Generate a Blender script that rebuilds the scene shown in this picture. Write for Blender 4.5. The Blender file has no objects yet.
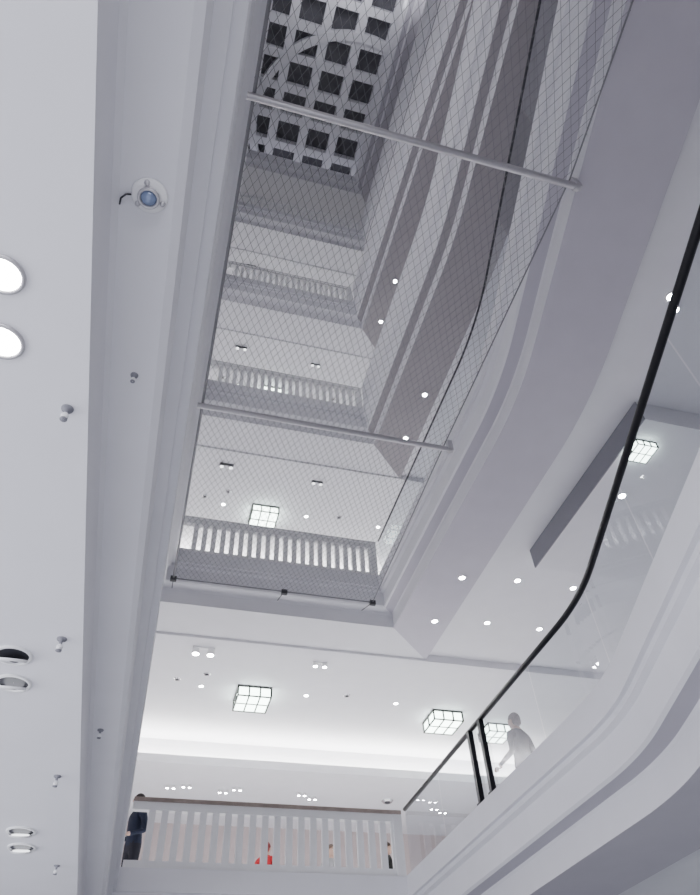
import bpy, bmesh, math, random
from mathutils import Vector, Matrix
random.seed(4)
S = bpy.context.scene
COL = S.collection

# ------------------------------------------------------------------ materials
def new_mat(name, color, rough=0.6, metal=0.0, var=0.03, scale=3.0, spec=0.3, emis=0.0, ecol=None):
    m = bpy.data.materials.new(name); m.use_nodes = True
    nt = m.node_tree; b = nt.nodes['Principled BSDF']
    b.inputs['Roughness'].default_value = rough
    b.inputs['Metallic'].default_value = metal
    b.inputs['Specular IOR Level'].default_value = spec
    tc = nt.nodes.new('ShaderNodeTexCoord')
    nz = nt.nodes.new('ShaderNodeTexNoise'); nz.inputs['Scale'].default_value = scale
    nz.inputs['Detail'].default_value = 3
    cr = nt.nodes.new('ShaderNodeValToRGB')
    c = color
    cr.color_ramp.elements[0].position = .3; cr.color_ramp.elements[1].position = .7
    cr.color_ramp.elements[0].color = (c[0]*(1-var), c[1]*(1-var), c[2]*(1-var), 1)
    cr.color_ramp.elements[1].color = (min(1, c[0]*(1+var)), min(1, c[1]*(1+var)), min(1, c[2]*(1+var)), 1)
    nt.links.new(tc.outputs['Object'], nz.inputs['Vector'])
    nt.links.new(nz.outputs['Fac'], cr.inputs['Fac'])
    nt.links.new(cr.outputs['Color'], b.inputs['Base Color'])
    if emis > 0:
        e = ecol or color
        b.inputs['Emission Color'].default_value = (e[0], e[1], e[2], 1)
        b.inputs['Emission Strength'].default_value = emis
    return m

def glass_mat(name, tint=(.80, .83, .85), refl=0.02):
    m = bpy.data.materials.new(name); m.use_nodes = True
    nt = m.node_tree; nt.nodes.clear()
    out = nt.nodes.new('ShaderNodeOutputMaterial')
    tr = nt.nodes.new('ShaderNodeBsdfTransparent'); tr.inputs[0].default_value = (*tint, 1)
    gl = nt.nodes.new('ShaderNodeBsdfGlossy'); gl.inputs['Roughness'].default_value = 0.02
    gl.inputs[0].default_value = (.9, .9, .95, 1)
    lw = nt.nodes.new('ShaderNodeLayerWeight'); lw.inputs[0].default_value = 0.25
    mp = nt.nodes.new('ShaderNodeMath'); mp.operation = 'MULTIPLY_ADD'
    mp.inputs[1].default_value = 0.18; mp.inputs[2].default_value = refl
    mx = nt.nodes.new('ShaderNodeMixShader')
    nt.links.new(lw.outputs['Fresnel'], mp.inputs[0])
    nt.links.new(mp.outputs[0], mx.inputs[0])
    nt.links.new(tr.outputs[0], mx.inputs[1]); nt.links.new(gl.outputs[0], mx.inputs[2])
    nt.links.new(mx.outputs[0], out.inputs[0])
    return m

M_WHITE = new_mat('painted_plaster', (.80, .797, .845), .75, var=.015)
M_SOFFIT_SHADE = new_mat('soffit_shade', (.50, .485, .545), .8, var=.02)  # plaster with the shade of right-hand undersides put into its colour
M_SOFFIT_SHADE2 = new_mat('soffit_shade_pale', (.56, .54, .61), .8, var=.02)  # same painted-in shade, weaker, for the second slab
M_TAUPE_SHADE = new_mat('soffit_shade_taupe', (.36, .34, .365), .8, var=.03)  # same painted-in shade, deeper and browner, for the upper galleries
M_FLOOR = new_mat('floor_stone', (.45, .43, .43), .45, var=.08)
M_WALL = new_mat('wall_paint', (.60, .52, .52), .8, var=.02)
M_TRIM = new_mat('white_lacquer', (.91, .91, .93), .4, var=.01)
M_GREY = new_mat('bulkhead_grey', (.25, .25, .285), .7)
M_BLACK = new_mat('black_rubber', (.012, .012, .016), .3)
M_STEEL = new_mat('brushed_steel', (.58, .57, .60), .35, .6)
M_WIRE = new_mat('steel_wire', (.22, .22, .24), .45, .3)
M_WOOD = new_mat('rail_wood', (.34, .28, .25), .5, var=.15, scale=8)
M_SKY = new_mat('skylight_pane', (.12, .12, .135), .3, var=.2)
M_RIB = new_mat('skylight_rib', (.80, .80, .85), .7)
M_SPOT = new_mat('spot_emitter', (1, 1, 1), emis=130, ecol=(.95, .97, 1))
M_DOWN = new_mat('downlight_emitter', (1, 1, 1), emis=60, ecol=(1, .98, .95))
M_DIM = new_mat('downlight_reflector', (.75, .75, .78), .15, .8)
M_DIML = new_mat('downlight_soft', (1, 1, 1), emis=3.0, ecol=(.95, .97, 1))
M_LANT = new_mat('lantern_panel', (.95, 1, .95), emis=11.0, ecol=(.84, 1.0, .91))
M_COVE = new_mat('cove_strip', (1, 1, 1), emis=22.0, ecol=(1, .98, .90))
M_FRAME = new_mat('lantern_frame', (.05, .05, .05), .5, .3)
M_DARK = new_mat('dark_plastic', (.05, .05, .06), .4)
M_GLASS = glass_mat('balustrade_glass')
M_DOME = new_mat('sensor_lens', (.25, .32, .5), .08, .2, spec=.8)

# ------------------------------------------------------------------ helpers
class MB:
    def __init__(s): s.v = []; s.f = []; s.m = []
    def add(s, vs, fs, mi=0):
        o = len(s.v); s.v += [tuple(v) for v in vs]
        for f in fs: s.f.append([o+i for i in f]); s.m.append(mi)
    def box(s, a, b, mi=0):
        x0, y0, z0 = a; x1, y1, z1 = b
        vs = [(x0,y0,z0),(x1,y0,z0),(x1,y1,z0),(x0,y1,z0),(x0,y0,z1),(x1,y0,z1),(x1,y1,z1),(x0,y1,z1)]
        s.add(vs, [(0,3,2,1),(4,5,6,7),(0,1,5,4),(1,2,6,5),(2,3,7,6),(3,0,4,7)], mi)
    def prism(s, p, q, r, n=8, mi=0, r2=None):
        p = Vector(p); q = Vector(q); d = (q-p)
        if d.length < 1e-6: return
        d.normalize(); a = d.orthogonal().normalized(); b = d.cross(a)
        r2 = r if r2 is None else r2
        vs = []
        for c, rr in ((p, r), (q, r2)):
            for i in range(n):
                t = 2*math.pi*i/n
                vs.append(c+a*math.cos(t)*rr+b*math.sin(t)*rr)
        fs = [(i, (i+1) % n, n+(i+1) % n, n+i) for i in range(n)]
        if n > 3: fs += [tuple(range(n-1, -1, -1)), tuple(range(n, 2*n))]
        s.add(vs, fs, mi)
    def lathe(s, prof, c, n=24, mi=0, M=None):
        vs = []; fs = []
        for r, z in prof:
            for i in range(n):
                t = 2*math.pi*i/n
                v = Vector((r*math.cos(t), r*math.sin(t), z))
                if M: v = M @ v
                vs.append(v+Vector(c))
        for k in range(len(prof)-1):
            for i in range(n):
                j = (i+1) % n
                fs.append((k*n+i, k*n+j, (k+1)*n+j, (k+1)*n+i))
        s.add(vs, fs, mi)
    def ell(s, c, r, mi=0, n=16, k=10, M=None, zmin=-1):
        prof = []
        for i in range(k+1):
            a = -math.pi/2+math.pi*i/k
            if math.sin(a) < zmin-1e-6: continue
            prof.append((math.cos(a), math.sin(a)))
        sc = Matrix.Diagonal(Vector(r))
        s.lathe([(max(p[0], .001), p[1]) for p in prof], c, n, mi, (M @ sc) if M else sc)
    def obj(s, name, mats, smooth=False, parent=None):
        me = bpy.data.meshes.new(name); me.from_pydata(s.v, [], s.f)
        for m in mats: me.materials.append(m)
        me.polygons.foreach_set('material_index', s.m)
        if smooth: me.polygons.foreach_set('use_smooth', [True]*len(s.f))
        me.update()
        bm = bmesh.new(); bm.from_mesh(me); bmesh.ops.recalc_face_normals(bm, faces=bm.faces); bm.to_mesh(me); bm.free()
        o = bpy.data.objects.new(name, me); COL.objects.link(o)
        if parent: o.parent = parent
        return o

def empty(name):
    o = bpy.data.objects.new(name, None); COL.objects.link(o); o.empty_display_size = .2; return o

def inst(src, name, loc, rot=(0, 0, 0), scale=1):
    o = bpy.data.objects.new(name, src.data); COL.objects.link(o)
    o.location = loc; o.rotation_euler = rot; o.scale = (scale,)*3
    return o

# ------------------------------------------------------------------ plan
def fillet(p0, p1, p2, r, n=14):
    p0, p1, p2 = Vector(p0), Vector(p1), Vector(p2)
    a = (p0-p1).normalized(); b = (p2-p1).normalized()
    s = p1+a*r; e = p1+b*r
    return [tuple((1-k)**2*s+2*k*(1-k)*p1+k*k*e) for k in [i/n for i in range(n+1)]]

def right_edge(P3, P4, P5, r=.5):
    P6 = (P5[0], -5.0)
    return [(3.70, 10.0)] + fillet((3.7, 10), P3, P4, r) + fillet(P4, P5, P6, .4, 6) + [P6]
RIGHTS = [right_edge((3.66, 4.64), (2.44, .9), (1.65, -1.5)),
          right_edge((3.66, 4.75), (2.72, .9), (2.2, -1.5), .9),
          right_edge((3.68, 4.9), (3.15, .9), (2.9, -1.5), .9)]
STRAIGHT = [(3.72, 10.0), (3.72, -5.0)]
WIDE = [(4.3, 10.0), (4.3, -5.0)]
RIGHTS += [STRAIGHT, WIDE, WIDE]
LEFT = [(-.08, -5.0), (-.08, 10.0)]
VOIDS = [LEFT+r for r in RIGHTS]

def offset(poly, d, closed=True):
    n = len(poly); out = []
    for i in range(n):
        p = Vector(poly[i])
        if closed or 0 < i < n-1:
            a = (p-Vector(poly[(i-1) % n])).normalized(); b = (Vector(poly[(i+1) % n])-p).normalized()
        elif i == 0:
            a = b = (Vector(poly[1])-p).normalized()
        else:
            a = b = (p-Vector(poly[i-1])).normalized()
        na = Vector((-a.y, a.x)); nb = Vector((-b.y, b.x))
        m = (na+nb)
        m = m/max(.3, m.dot(na))
        out.append(tuple(p+m*d))
    return out

def sweep_tube(name, poly, off, z, r, mat, parent=None, n=14):
    rings = [offset(poly, off+r*math.cos(2*math.pi*k/n), False) for k in range(n)]
    zz = [z+r*math.sin(2*math.pi*k/n) for k in range(n)]
    mb = MB(); m = len(poly)
    vs = [(rings[k][i][0], rings[k][i][1], zz[k]) for i in range(m) for k in range(n)]
    fs = [(i*n+k, i*n+(k+1) % n, (i+1)*n+(k+1) % n, (i+1)*n+k) for i in range(m-1) for k in range(n)]
    fs += [tuple(range(n)), tuple(range((m-1)*n, m*n))]
    mb.add(vs, fs)
    return mb.obj(name, [mat], True, parent)

BX0, BX1, BY0, BY1 = -7.0, 13.0, -6.0, 19.0
def fill_plane(inner, z, bm, outer=None):
    outer = outer or [(BX0, BY0), (BX1, BY0), (BX1, BY1), (BX0, BY1)]
    es = []
    for loop in (inner, outer):
        vs = [bm.verts.new((x, y, z)) for x, y in loop]
        for i in range(len(vs)):
            es.append(bm.edges.new((vs[i], vs[(i+1) % len(vs)])))
    bmesh.ops.triangle_fill(bm, edges=es, use_beauty=True, use_dissolve=False)

PROF = [(0, 0), (0, -.26), (.045, -.26), (.045, -.31), (.10, -.33), (.10, -.60), (.13, -.62), (.30, -.62), (.32, -.64), (.32, -.90),
        (1.3, -.90), (1.3, -.80)]
F = [2.8+5.03*i for i in range(6)]
def slab(name, poly, z, smat=None):
    bm = bmesh.new()
    loops = []
    for d, h in PROF:
        loops.append([bm.verts.new((x, y, z+h)) for x, y in offset(poly, d)])
    n = len(poly)
    for k in range(len(loops)-1):
        for i in range(n):
            j = (i+1) % n
            f = bm.faces.new((loops[k][i], loops[k][j], loops[k+1][j], loops[k+1][i]))
            if smat and 2 <= i < n-1 and k in (6, 9): f.material_index = 1  # right-hand step and soffit undersides get the colour with shade painted in
    fill_plane(offset(poly, 1.3), z-.80, bm)
    fill_plane(poly, z, bm)
    bmesh.ops.remove_doubles(bm, verts=bm.verts, dist=.0005)
    bmesh.ops.recalc_face_normals(bm, faces=bm.faces)
    me = bpy.data.meshes.new(name); bm.to_mesh(me); bm.free()
    me.materials.append(M_WHITE)
    me.materials.append(smat or M_WHITE)
    o = bpy.data.objects.new(name, me); COL.objects.link(o)
    return o
for i in range(5): slab('floor_slab', VOIDS[i], F[i], [M_SOFFIT_SHADE, M_SOFFIT_SHADE2, M_TAUPE_SHADE, M_TAUPE_SHADE, M_TAUPE_SHADE][i])
slab('ceiling', VOIDS[5], F[5], M_SOFFIT_SHADE)

# shell
def box_obj(name, a, b, mat):
    mb = MB(); mb.box(a, b); return mb.obj(name, [mat])
box_obj('floor', (BX0, BY0, -1.8), (BX1, BY1, -1.6), M_FLOOR)
ZT = 30.0
box_obj('wall_back', (BX0, BY1, -1.6), (BX1, BY1+.2, ZT), M_WALL)
box_obj('wall_front', (BX0, BY0-.2, -1.6), (BX1, BY0, ZT), M_WALL)
box_obj('wall_left', (BX0-.2, BY0, -1.6), (BX0, BY1, ZT), M_WALL)
box_obj('wall_right', (BX1, BY0, -1.6), (BX1+.2, BY1, ZT), M_WALL)

# dropped rear ceilings with cove light on each gallery, and a shallow ceiling beam
for i in range(1, 5):
    b = F[i]-7.83
    mb = MB()
    mb.box((BX0, 15.85, b+6.32), (BX1, BY1, b+6.45), 0)
    mb.box((BX0, 15.4, b+6.32), (BX1, 15.85, b+6.38), 0)
    mb.box((BX0, 15.4, b+6.38), (BX1, 15.43, b+6.50), 0)
    mb.box((BX0, 15.86, b+6.45), (BX1, 15.9, b+7.03), 0)
    mb.box((BX0, 15.56, b+6.39), (BX1, 15.80, b+6.50), 1)
    mb.obj('ceiling_cove', [M_WHITE, M_COVE])
for i in range(1, 5):
    box_obj('trim_%d' % i, (BX0, 11.26, F[i]-.95), (BX1, 11.45, F[i]-.79), M_WHITE)
# bulkhead over the right gallery
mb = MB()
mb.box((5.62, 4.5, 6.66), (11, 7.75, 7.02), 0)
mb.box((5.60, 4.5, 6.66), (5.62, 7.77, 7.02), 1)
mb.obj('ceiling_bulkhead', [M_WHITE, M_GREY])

# skylight
mb = MB()
zs = 28.7
SY0, SY1 = -5.6, 13
mb.box((-2.5, SY0, zs+.4), (8, SY1, zs+.5), 1)
x = -1.7
while x < 8:
    mb.box((x-.17, SY0, zs), (x+.17, SY1, zs+.4), 0); x += 1.22
y = -5.3
while y < 13:
    mb.box((-2.5, y-.15, zs+.002), (8, y+.15, zs+.4), 0); y += 1.08
for R in (3.6,):
    n = 64
    for i in range(n):
        t0 = 2*math.pi*i/n; t1 = 2*math.pi*(i+1)/n
        vs = []
        for t in (t0, t1):
            for rr in (R-.15, R+.15):
                for h in (zs-.05, zs+.38):
                    vs.append((3.5+rr*math.cos(t), 8.9+rr*math.sin(t), h))
        mb.add(vs, [(0,1,3,2),(4,6,7,5),(0,2,6,4),(1,5,7,3),(0,4,5,1),(2,3,7,6)], 0)
for a, b in (((-2.5, SY0, 27.97), (-2.3, 13, 28.8)), ((8, SY0, 27.97), (8.2, 13, 28.8)), ((-2.5, 13, 27.97), (8.2, 13.2, 28.8)), ((-2.5, SY0, 27.97), (8.2, SY0+.2, 28.8))):
    mb.box(a, b)
mb.obj('skylight', [M_RIB, M_SKY])

# ------------------------------------------------------------------ slatted balustrades at the far end
def slat_balustrade(z, x0=-.06, x1=3.72, wood=False):
    e = empty('slatted_balustrade')
    y = 10.06
    mb = MB()
    mb.box((x0, y, z), (x1, y+.08, z+.10))
    mb.box((x0, y-.01, z+.70), (x1, y+.09, z+.80))
    xs = x0+.22
    while xs < x1-.12:
        mb.box((xs, y+.01, z+.08), (xs+.09, y+.065, z+.72)); xs += .17
    mb.box((x1-.13, y-.02, z), (x1, y+.1, z+.86))
    mb.obj('slats', [M_TRIM], parent=e)
    mb = MB(); mb.box((x0, y-.03, z+.80), (x1, y+.11, z+.85))
    mb.obj('top_rail', [M_WOOD if wood else M_TRIM], parent=e)
slat_balustrade(F[0], wood=True)
for i in range(1, 4): slat_balustrade(F[i])
slat_balustrade(F[4], x1=4.3)

# ------------------------------------------------------------------ glass balustrades
def walk(poly, step):
    pts = [Vector(p) for p in poly]
    L = [0]
    for a, b in zip(pts[:-1], pts[1:]): L.append(L[-1]+(b-a).length)
    def at(s):
        for i in range(len(pts)-1):
            if s <= L[i+1]+1e-9:
                return pts[i].lerp(pts[i+1], (s-L[i])/(L[i+1]-L[i]))
        return pts[-1]
    n = max(1, round(L[-1]/step)); w = L[-1]/n; panels = []
    for k in range(n):
        s0, s1 = k*w+.008, (k+1)*w-.008
        panels.append([at(s0)]+[pts[i] for i in range(len(pts)) if s0 < L[i] < s1]+[at(s1)])
    return panels
def glass_balustrade(poly, z, posts=(), r=.03, rail=M_BLACK):
    e = empty('glass_balustrade')
    line = offset(poly, .07, closed=False)
    mb = MB()
    for ps in walk(line, 1.35):
        for a, b in zip(ps[:-1], ps[1:]):
            mb.add([(a.x, a.y, z+.02), (b.x, b.y, z+.02), (b.x, b.y, z+.84), (a.x, a.y, z+.84)], [(0, 1, 2, 3)])
    mb.obj('glass_panels', [M_GLASS], parent=e)
    sweep_tube('handrail', poly, .07, z+.86, r, rail, e)
    sweep_tube('base_channel', poly, .07, z+.02, .022, M_STEEL, e, 8)
    if posts:
        mb = MB()
        for y in posts:
            mb.box((3.70, y-.03, z), (3.76, y+.03, z+.84))
            mb.box((3.69, y-.05, z), (3.78, y+.05, z+.03))
        mb.obj('posts', [M_BLACK], parent=e)
def parapet(poly, z):
    mb = MB(); a = offset(poly, .04, False); b = offset(poly, .15, False); c = offset(poly, .02, False); d = offset(poly, .19, False)
    for i in range(len(a)-1):
        for (p, q, z0, z1) in ((a, b, z, z+.76), (c, d, z+.76, z+.83)):
            vs = [(*p[i], z0), (*p[i+1], z0), (*q[i+1], z0), (*q[i], z0), (*p[i], z1), (*p[i+1], z1), (*q[i+1], z1), (*q[i], z1)]
            mb.add(vs, [(0,3,2,1),(4,5,6,7),(0,1,5,4),(2,3,7,6)] + ([(3,0,4,7)] if i == 0 else []) + ([(1,2,6,5)] if i == len(a)-2 else []))
    mb.obj('parapet', [M_WHITE])
glass_balustrade(RIGHTS[0], F[0], (7.1, 7.42))
glass_balustrade(RIGHTS[1], F[1], r=.016, rail=M_DARK)
for i in (2, 3, 4): parapet(RIGHTS[i], F[i])
for i in range(1, 5): glass_balustrade([(-.08, -5), (-.08, 9.9)], F[i], rail=M_STEEL)

# ------------------------------------------------------------------ safety net
ZN = 6.86
XP = [(-3, 2.30), (.37, 2.99), (1.93, 3.20), (5.73, 3.26), (9.52, 3.37)]
def xr(y):
    for (a, xa), (b, xb) in zip(XP[:-1], XP[1:]):
        if y <= b: return xa+(xb-xa)*(y-a)/(b-a)
    return 3.37
net = empty('safety_net')
mb = MB()
XL = -.05; Y0, Y1 = -1.9, 9.52; sl = .55
for sgn in (1, -1):
    k = -8.0
    while k < 11:
        cur = None; y = Y0
        while y <= Y1+.001:
            X = k+sgn*sl*(y-Y0)
            inside = XL <= X <= xr(y)
            if inside and cur is None: cur = (X, y)
            if (not inside or y+.04 > Y1) and cur is not None:
                if abs(y-cur[1]) > .05:
                    mb.prism((cur[0], cur[1], ZN+.002*sgn), (X, y, ZN+.002*sgn), .0026, 3)
                cur = None
            y += .04
        k += .086
mb.obj('mesh_wires', [M_WIRE], parent=net)
mb = MB()
for yb in (-1.83, 1.97, 5.73):
    mb.prism((XL-.06, yb, ZN-.05), (xr(yb)+.05, yb, ZN-.05), .036, 16)
    mb.prism((xr(yb)+.05, yb, ZN-.05), (xr(yb)+.10, yb, ZN-.05), .05, 12)
    mb.box((xr(yb)+.06, yb-.03, ZN-.08), (xr(yb)+.13, yb+.03, ZN+.12))
mb.obj('support_tubes', [M_STEEL], parent=net)
mb = MB()
mb.prism((XL, Y0, ZN), (XL, Y1, ZN), .018, 8)
mb.prism((XL, Y1, ZN), (xr(Y1), Y1, ZN), .012, 8)
ys = [Y0, .37, 1.93, 5.73, 9.52]
for a, b in zip(ys[:-1], ys[1:]): mb.prism((xr(a), a, ZN), (xr(b), b, ZN), .009, 8)
mb.obj('edge_cable', [M_WIRE], parent=net)
mb = MB()
for p in ((XL, Y1), (1.8, Y1), (xr(Y1), Y1)):
    mb.box((p[0]-.05, p[1]-.03, ZN-.05), (p[0]+.05, p[1]+.03, ZN+.03))
    mb.prism((p[0], p[1], ZN), (p[0], 10.15, ZN+.25), .008, 6)
mb.obj('anchor_brackets', [M_DARK], parent=net)

# ------------------------------------------------------------------ ceiling fittings
mb = MB()
mb.lathe([(.050, .0), (.050, -.012), (.066, -.012), (.074, 0)], (0, 0, 0), 20, 0)
mb.lathe([(.001, -.010), (.050, -.010)], (0, 0, 0), 20, 1)
spot_src = mb.obj('s', [M_TRIM, M_SPOT])
def pair(m0, m1):
    mb = MB()
    for sx in (-.11, .11):
        mb.lathe([(.03, 0), (.03, -.02), (.055, -.03), (.06, -.11), (.05, -.11)], (sx, 0, 0), 16, 0)
        mb.lathe([(.001, -.108), (.055, -.108)], (sx, 0, 0), 16, 1)
    mb.box((-.17, -.03, -.015), (.17, .03, 0), 0)
    return mb.obj('s', [m0, m1])
pair_src = pair(M_TRIM, M_SPOT); pair_off = pair(M_DARK, M_DIML)
mb = MB()
mb.lathe([(.001, -.02), (.055, -.02), (.075, 0)], (0, 0, 0), 18, 0)
mb.lathe([(.001, -.035), (.03, -.03), (.035, -.02)], (0, 0, 0), 18, 1)
det_src = mb.obj('s', [M_DIM, M_DARK])
def lantern_mesh(w=.74, h=.24):
    mb = MB(); a = w/2
    mb.box((-a+.02, -a+.02, -h), (a-.02, a-.02, -.03), 1)
    t = .016
    for q in (-a, -a/3, a/3, a):
        mb.box((q-t, -a-t, -h-.012), (q+t, a+t, -h+.01), 0)
        for yy in (-a, a): mb.box((q-t, yy-t, -h), (q+t, yy+t, -.02), 0)
    for q in (-a, 0, a):
        mb.box((-a-t, q-t, -h-.012), (a+t, q+t, -h+.01), 0)
        for xx in (-a, a): mb.box((xx-t, q-t, -h), (xx+t, q+t, -.02), 0)
    mb.box((-a-t, -a-t, -.035), (a+t, a+t, 0), 0)
    return mb.obj('s', [M_FRAME, M_LANT])
lan_src = lantern_mesh()

for i in range(1, 5):
    zc = F[i]-.90; zu = F[i]-.80
    inst(lan_src, 'reflected_lantern', (1.93, 13.45, zu), scale=.92)
    inst(lan_src, 'reflected_lantern', (6.30, 13.75, zu), scale=.92)
    if i == 1:
        inst(lan_src, 'reflected_lantern', (7.75, 14.1, zu), scale=.8)
    xs0 = {1: 4.70, 2: 4.70, 3: 4.50, 4: 5.2}[i]
    for ry in (8.60, 9.95):
        inst(spot_src, 'recessed_spotlight', (xs0, ry, zc if xs0 < 4.9 else zu))
        inst(spot_src, 'recessed_spotlight', (xs0+1.07, ry, zu))
        inst(spot_src, 'recessed_spotlight', (xs0+2.16, ry, zu))
    for xx in (.85, 3.05, 5.05): inst(spot_src, 'recessed_spotlight', (xx, 13.3, zu), scale=.9)
    s = pair_src if i == 1 else pair_off
    inst(s, 'adjustable_spotlight', (.72, 11.85, zu), scale=1.25 if i == 1 else 1)
    inst(s, 'adjustable_spotlight', (3.02, 11.95, zu), scale=.85)
    inst(det_src, 'smoke_detector', (.35, 13.1, zu)); inst(det_src, 'smoke_detector', (3.9, 13.15, zu))
    inst(det_src, 'smoke_detector', (.9, 12.8, zu))
for x, y in ((.65, 16.6), (1.0, 16.5), (1.85, 16.7), (2.15, 16.5), (3.7, 16.6), (4.0, 16.8), (7.2, 17.0), (7.5, 17.2)):
    inst(pair_src, 'adjustable_spotlight', (x, y, 6.32), scale=.65)
inst(det_src, 'smoke_detector', (5.9, 16.8, 6.32), scale=2)
for x, y in ((5.15, 2.95), (5.3, 3.1)):
    inst(spot_src, 'recessed_spotlight', (x, y, 7.03))
inst(spot_src, 'recessed_spotlight', (6.1, 5.9, 6.66))
inst(lan_src, 'reflected_lantern', (5.84, 5.0, 6.66), scale=.42)  # small lantern added in place of a lamp reflection in the glass
for o in (spot_src, pair_src, pair_off, det_src, lan_src): bpy.data.objects.remove(o)

# near left ceiling (soffit z = 1.9)
def downlight(x, y, z, d, lit, tilt=.45):
    mb = MB()
    r = d/2
    mb.lathe([(r*1.22, 0), (r*1.20, -.008), (r*1.02, -.010), (r*.97, -.002)], (x, y, z), 32, 3 if lit == 1 else 0)
    M = Matrix.Rotation(tilt if lit != 1 else 0, 3, 'X')
    if lit == 1:
        mb.lathe([(.001, -.004), (r*.97, -.004)], (x, y, z), 32, 1)
    else:
        mb.lathe([(.001, -.0015), (r*.96, -.0015)], (x, y, z), 32, 2)
        mb.lathe([(r*.92, -.016), (r*.88, -.030), (r*.72, -.020)], (x, y, z-.004), 32, 0, M)
        mb.lathe([(.001, -.018), (r*.72, -.020)], (x, y, z-.004), 32, 1, M)
    mb.obj('downlight', [M_TRIM, M_DOWN if lit == 1 else (M_DIML if lit == 0 else M_GREY), M_DARK, M_STEEL], True)
Z1 = 1.9
downlight(-.655, 1.225, Z1, .112, 1); downlight(-.67, 1.475, Z1, .115, 1)
downlight(-.735, 3.45, Z1, .155, -1); downlight(-.75, 3.74, Z1, .155, 0)
downlight(-.81, 6.02, Z1, .18, 0); downlight(-.82, 6.38, Z1, .18, 0)
def sprinkler(x, y, z, s=1.0):
    mb = MB()
    mb.lathe([(.022*s, 0), (.02*s, -.006), (.008*s, -.008), (.007*s, -.03*s)], (x, y, z), 16, 0)
    mb.ell((x, y, z-.04*s), (.014*s, .014*s, .016*s), 1, 14, 8)
    mb.lathe([(.001, -.058*s), (.013*s, -.058*s), (.013*s, -.055*s), (.001, -.055*s)], (x, y, z), 14, 0)
    mb.prism((x-.01*s, y, z-.03*s), (x-.01*s, y, z-.057*s), .002*s, 6); mb.prism((x+.01*s, y, z-.03*s), (x+.01*s, y, z-.057*s), .002*s, 6)
    mb.obj('sprinkler_head', [M_GREY, M_TRIM], True)
sprinkler(-.47, 1.72, Z1, 1.0)
for x, y in ((-.50, 3.25), (-.54, 4.95), (-.565, 6.8)): sprinkler(x, y, Z1, 1.15)
sprinkler(-.29, 1.74, 2.18, .7); sprinkler(-.33, 4.85, 2.18, 1.0)
cx, cy, cz = -.285, 1.00, 2.18
mb = MB()
mb.lathe([(.054, 0), (.058, -.008), (.052, -.016), (.032, -.018)], (cx, cy, cz), 32, 0)
mb.lathe([(.032, -.016), (.036, -.03), (.030, -.038), (.025, -.03)], (cx, cy, cz), 32, 1)
mb.ell((cx, cy, cz-.022), (.026, .026, .022), 2, 20, 10)
for a in (0.3, 2.4, 4.5):
    mb.lathe([(.001, -.024), (.008, -.024), (.01, -.014)], (cx+.045*math.cos(a), cy+.045*math.sin(a), cz), 12, 1)
pts = [(cx-.05, cy+.01, cz-.006), (cx-.072, cy+.012, cz-.01), (cx-.088, cy+.03, cz-.008), (cx-.092, cy+.055, cz-.001)]
for a, b in zip(pts[:-1], pts[1:]): mb.prism(a, b, .003, 6, 3)
mb.obj('ceiling_sensor', [M_TRIM, M_STEEL, M_DOME, M_DARK], True)

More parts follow.
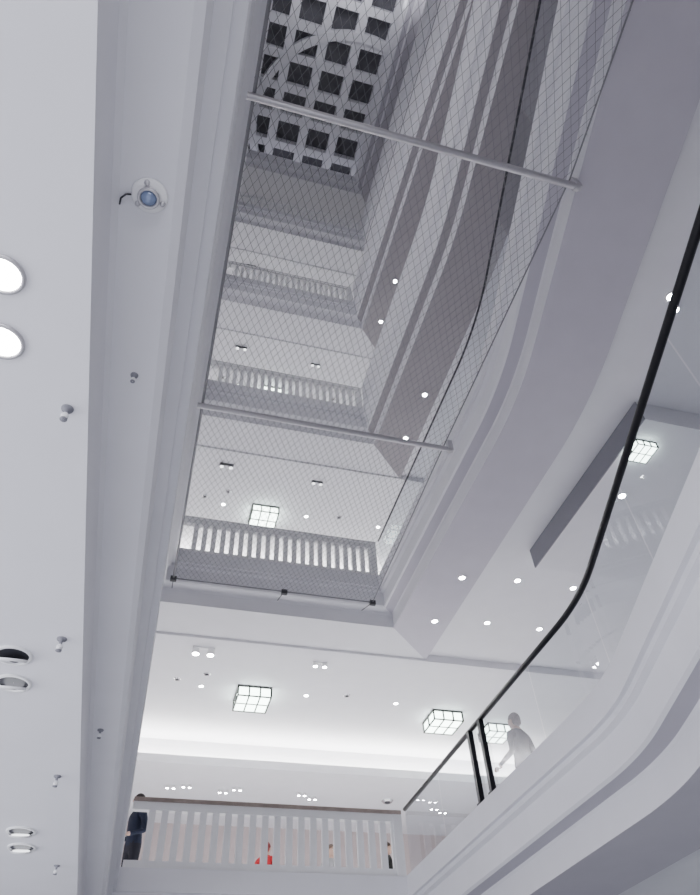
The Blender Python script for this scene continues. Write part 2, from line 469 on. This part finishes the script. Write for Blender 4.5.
# ------------------------------------------------------------------ people
SKIN = new_mat('skin', (.62, .42, .34), .55)
def person(name, loc, yaw, shirt, trousers, hair, h=1.72, lean=0.0, hands_fwd=.25, head_turn=0):
    s = h/1.72
    V = []; E = []; R = []
    def v(p, r):
        V.append(Vector(p)); R.append(r); return len(V)-1
    pel = v((0, 0, .96), (.15, .11)); sp = v((0, 0, 1.12), (.135, .10)); ch = v((0, -.01, 1.30), (.16, .115))
    ub = v((0, 0, 1.42), (.10, .08)); nk = v((0, -.005, 1.50), (.052, .055)); hd = v((0, -.015, 1.56), (.05, .055))
    E += [(pel, sp), (sp, ch), (ch, ub), (ub, nk), (nk, hd)]
    wrists = []
    for q in (-1, 1):
        sh = v((q*.17, 0, 1.40), (.062, .062)); el = v((q*.235, .04, 1.13), (.043, .045))
        wr = v((q*.20, -.02-hands_fwd*.75, 1.0+hands_fwd*.2), (.028, .026))
        d = (V[wr]-V[el]).normalized()
        hp = v(V[wr]+d*.05, (.040, .018))
        E += [(ub, sh), (sh, el), (el, wr), (wr, hp)]
        wrists.append((wr, d, q, V[wr]+d*.06))
        hip = v((q*.09, 0, .88), (.092, .095)); kn = v((q*.10, -.015, .50), (.060, .062)); an = v((q*.105, .02, .10), (.040, .042)); to = v((q*.12, -.13, .045), (.042, .032))
        E += [(pel, hip), (hip, kn), (kn, an), (an, to)]
    me = bpy.data.meshes.new('tmp'); me.from_pydata([tuple(p) for p in V], E, []); me.update()
    o = bpy.data.objects.new('tmp', me); COL.objects.link(o)
    o.modifiers.new('s', 'SKIN'); u = o.modifiers.new('u', 'SUBSURF'); u.levels = 2; u.render_levels = 2
    for i, sv in enumerate(me.skin_vertices[0].data):
        sv.radius = R[i]; sv.use_root = (i == 0)
    dg = bpy.context.evaluated_depsgraph_get(); dg.update()
    ev = bpy.data.meshes.new_from_object(o.evaluated_get(dg))
    mb = MB()
    mb.v += [tuple(x.co) for x in ev.vertices]
    for p in ev.polygons:
        c = p.center; mi = 1
        if c.z < .085: mi = 4
        elif c.z < .97 and abs(c.x) < .19 and c.y > -.13: mi = 2
        if c.z > 1.475: mi = 0
        for wr, d, q, hp in wrists:
            if (c-V[wr]).dot(d) > -.005 and (c-V[wr]).length < .14 and c.x*q > .12: mi = 0
        mb.f.append(list(p.vertices)); mb.m.append(mi)
    bpy.data.objects.remove(o); bpy.data.meshes.remove(me)
    for wr, d, q, hp in wrists:
        side = Vector((1, 0, 0)); down = d.cross(side).normalized()
        if down.z > 0: down = -down
        for k, (ofs, L) in enumerate(((-.027, .062), (-.009, .072), (.009, .068), (.027, .053))):
            a = hp+side*ofs*q*-1+d*.02; b = a+d*L*.5+down*.006; c = b+(d*.8+down*.6).normalized()*L*.5
            mb.prism(a, b, .0095, 8, 0, .0085); mb.prism(b, c, .0085, 8, 0, .006)
            mb.ell(b, (.0088,)*3, 0, 8, 6); mb.ell(c, (.0062,)*3, 0, 8, 6)
        a = V[wr]+d*.02-side*q*.022; b = a-side*q*.028+d*.03; c = b+d*.032
        mb.prism(a, b, .012, 8, 0, .010); mb.prism(b, c, .010, 8, 0, .007); mb.ell(b, (.0102,)*3, 0, 8, 6); mb.ell(c, (.0072,)*3, 0, 8, 6)
    T = Matrix.Rotation(head_turn, 3, 'Z')
    hc = Vector((0, -.02, 1.615))
    def at(p): return hc+T @ Vector(p)
    mb.ell(hc, (.074, .092, .108), 0, 24, 16, T)
    mb.ell(at((0, -.028, -.055)), (.052, .058, .048), 0, 18, 10, T)
    mb.prism(at((0, -.088, .018)), at((0, -.106, -.022)), .007, 8, 0, .014)
    mb.ell(at((0, -.098, -.022)), (.014, .013, .010), 0, 10, 6, T)
    mb.ell(at((0, -.082, -.058)), (.022, .008, .006), 5, 12, 6, T)
    for q in (-1, 1):
        mb.ell(at((q*.030, -.080, .006)), (.013, .010, .008), 6, 12, 8, T)
        mb.ell(at((q*.030, -.0885, .006)), (.0055, .003, .0055), 4, 8, 6, T)
        mb.ell(at((q*.030, -.084, .026)), (.017, .007, .004), 3, 10, 6, T)
        mb.ell(at((q*.076, .005, -.005)), (.010, .020, .030), 0, 10, 8, T)
    mb.ell(at((0, .012, .026)), (.083, .094, .100), 3, 24, 16, T @ Matrix.Rotation(-.35, 3, 'X'), zmin=-.25)
    mb.ell(at((0, .040, -.012)), (.074, .068, .080), 3, 20, 12, T)
    mb.lathe([(.062, 1.475), (.070, 1.46), (.085, 1.44)], (0, 0, 0), 20, 1)
    mats = [SKIN, new_mat(name+'_top', shirt, .85, var=.08, scale=12), new_mat(name+'_trousers', trousers, .85, var=.08, scale=12),
            new_mat(name+'_hair', hair, .7, var=.2, scale=40), M_DARK, new_mat(name+'_lips', (.45, .2, .18), .5), new_mat(name+'_eye', (.85, .85, .85), .3)]
    ob = mb.obj(name, mats, True)
    ob.location = loc; ob.rotation_euler = (lean, 0, yaw); ob.scale = (s, s, s)
    return ob
person('man_in_grey_shirt', (5.08, 8.6, F[0]), math.radians(200), (.13, .13, .15), (.05, .06, .08), (.26, .22, .21), 1.74, 0, .3)
person('person_in_dark_jacket', (.03, 12.4, F[0]), math.radians(-60), (.02, .025, .05), (.02, .02, .03), (.03, .02, .02), 1.74)
person('person_in_red_jacket', (2.45, 14.0, F[0]), math.radians(150), (.5, .03, .04), (.05, .05, .07), (.20, .03, .03), 1.60)
person('shopper_in_grey', (3.75, 14.2, F[0]), math.radians(20), (.4, .4, .42), (.05, .05, .07), (.12, .08, .06), 1.66)
person('shopper_in_black', (4.75, 13.8, F[0]), math.radians(70), (.03, .03, .03), (.04, .04, .05), (.05, .03, .02), 1.62)

# ------------------------------------------------------------------ lights
def area(name, loc, sx, sy, power, color=(1, 1, 1), d=(0, 0, 1)):
    l = bpy.data.lights.new(name, 'AREA'); l.shape = 'RECTANGLE'; l.size = sx; l.size_y = sy
    l.energy = power; l.color = color
    o = bpy.data.objects.new(name, l); COL.objects.link(o); o.location = loc
    o.rotation_euler = Vector(d).to_track_quat('-Z', 'Y').to_euler()
    return o
area('ground_bounce_fill', (-2.5, 3, -1.5), 7, 12, 165, (.85, .90, 1))  # unseen fill standing in for bounce off the ground floor
area('ground_side_fill', (7.5, 4, -1.5), 7, 12, 80, (.80, .89, 1))  # added fill, lifts the lower right soffit
area('hall_side_fill', (-6.6, 4, -.2), 10, 2.4, 500, (.90, .93, 1), (1, .1, .36))  # unseen area light added on the left to brighten the fascias
area('hall_end_fill', (-1.0, -5.7, .2), 8, 2.4, 370, (.91, .94, 1), (.12, 1, .72))  # fill added behind the camera for faces turned towards it
for i in range(5):
    area('gallery_bounce_fill', (3, 14.0, F[i]+.05), 12, 6, [310, 210, 150, 100, 65][i], (1, .99, .97))  # added up-facing fill at floor level, brightens the ceiling above
    area('side_gallery_fill', (9, 5, F[i]+.05), 5, 9, [60, 30, 18, 12, 10][i], (.95, .95, 1))  # added up-facing fill for the right gallery ceilings
    area('left_gallery_fill', (-4.5, 4, F[i]+1.6), 11, 2.0, [70, 105, 90, 60, 40][i], (.94, .95, 1), (1, .15, .12))  # unseen fill added across the void for the right fascias
for c in ((-1.2, 3, 1.6, 14, (.25, 0, 1)), (6.2, 3, 1.6, 14, (-.25, 0, 1)), (2, 11.6, 8, 1.6, (0, -.4, 1))):
    area('skylight_fill', (c[0], c[1], 28.0), c[2], c[3], 100, (.95, .95, 1), c[4])  # no fittings here, unseen fill added to brighten the skylight ribs
area('upper_void_fill', (1, -4.9, 15), 16, 1.8, 200, (.94, .95, 1), (.15, 1, .0))  # fill added out of view to lift the upper fascias
w = bpy.data.worlds.new('night'); S.world = w; w.use_nodes = True
w.node_tree.nodes['Background'].inputs[0].default_value = (.02, .02, .03, 1)

# ------------------------------------------------------------------ camera
f = 680.0
Vz = Vector((-43, -630, f)); Vy = Vector((-280, 753, f))
Zc = Vz.normalized(); Yc = (Vy-Zc*Vy.dot(Zc)).normalized(); Xc = Yc.cross(Zc)
if Xc.x < 0: Xc = -Xc
right = Vector((Xc[0], Yc[0], Zc[0])); down = Vector((Xc[1], Yc[1], Zc[1])); fwd = Vector((Xc[2], Yc[2], Zc[2]))
M = Matrix(((right.x, -down.x, -fwd.x, 0), (right.y, -down.y, -fwd.y, 0), (right.z, -down.z, -fwd.z, 0), (0, 0, 0, 1)))
cd = bpy.data.cameras.new('camera'); cam = bpy.data.objects.new('camera', cd); COL.objects.link(cam)
cam.matrix_world = M
cd.sensor_fit = 'HORIZONTAL'; cd.sensor_width = 36; cd.lens = 36*f/700
cd.clip_start = .02; cd.clip_end = 200
S.camera = cam
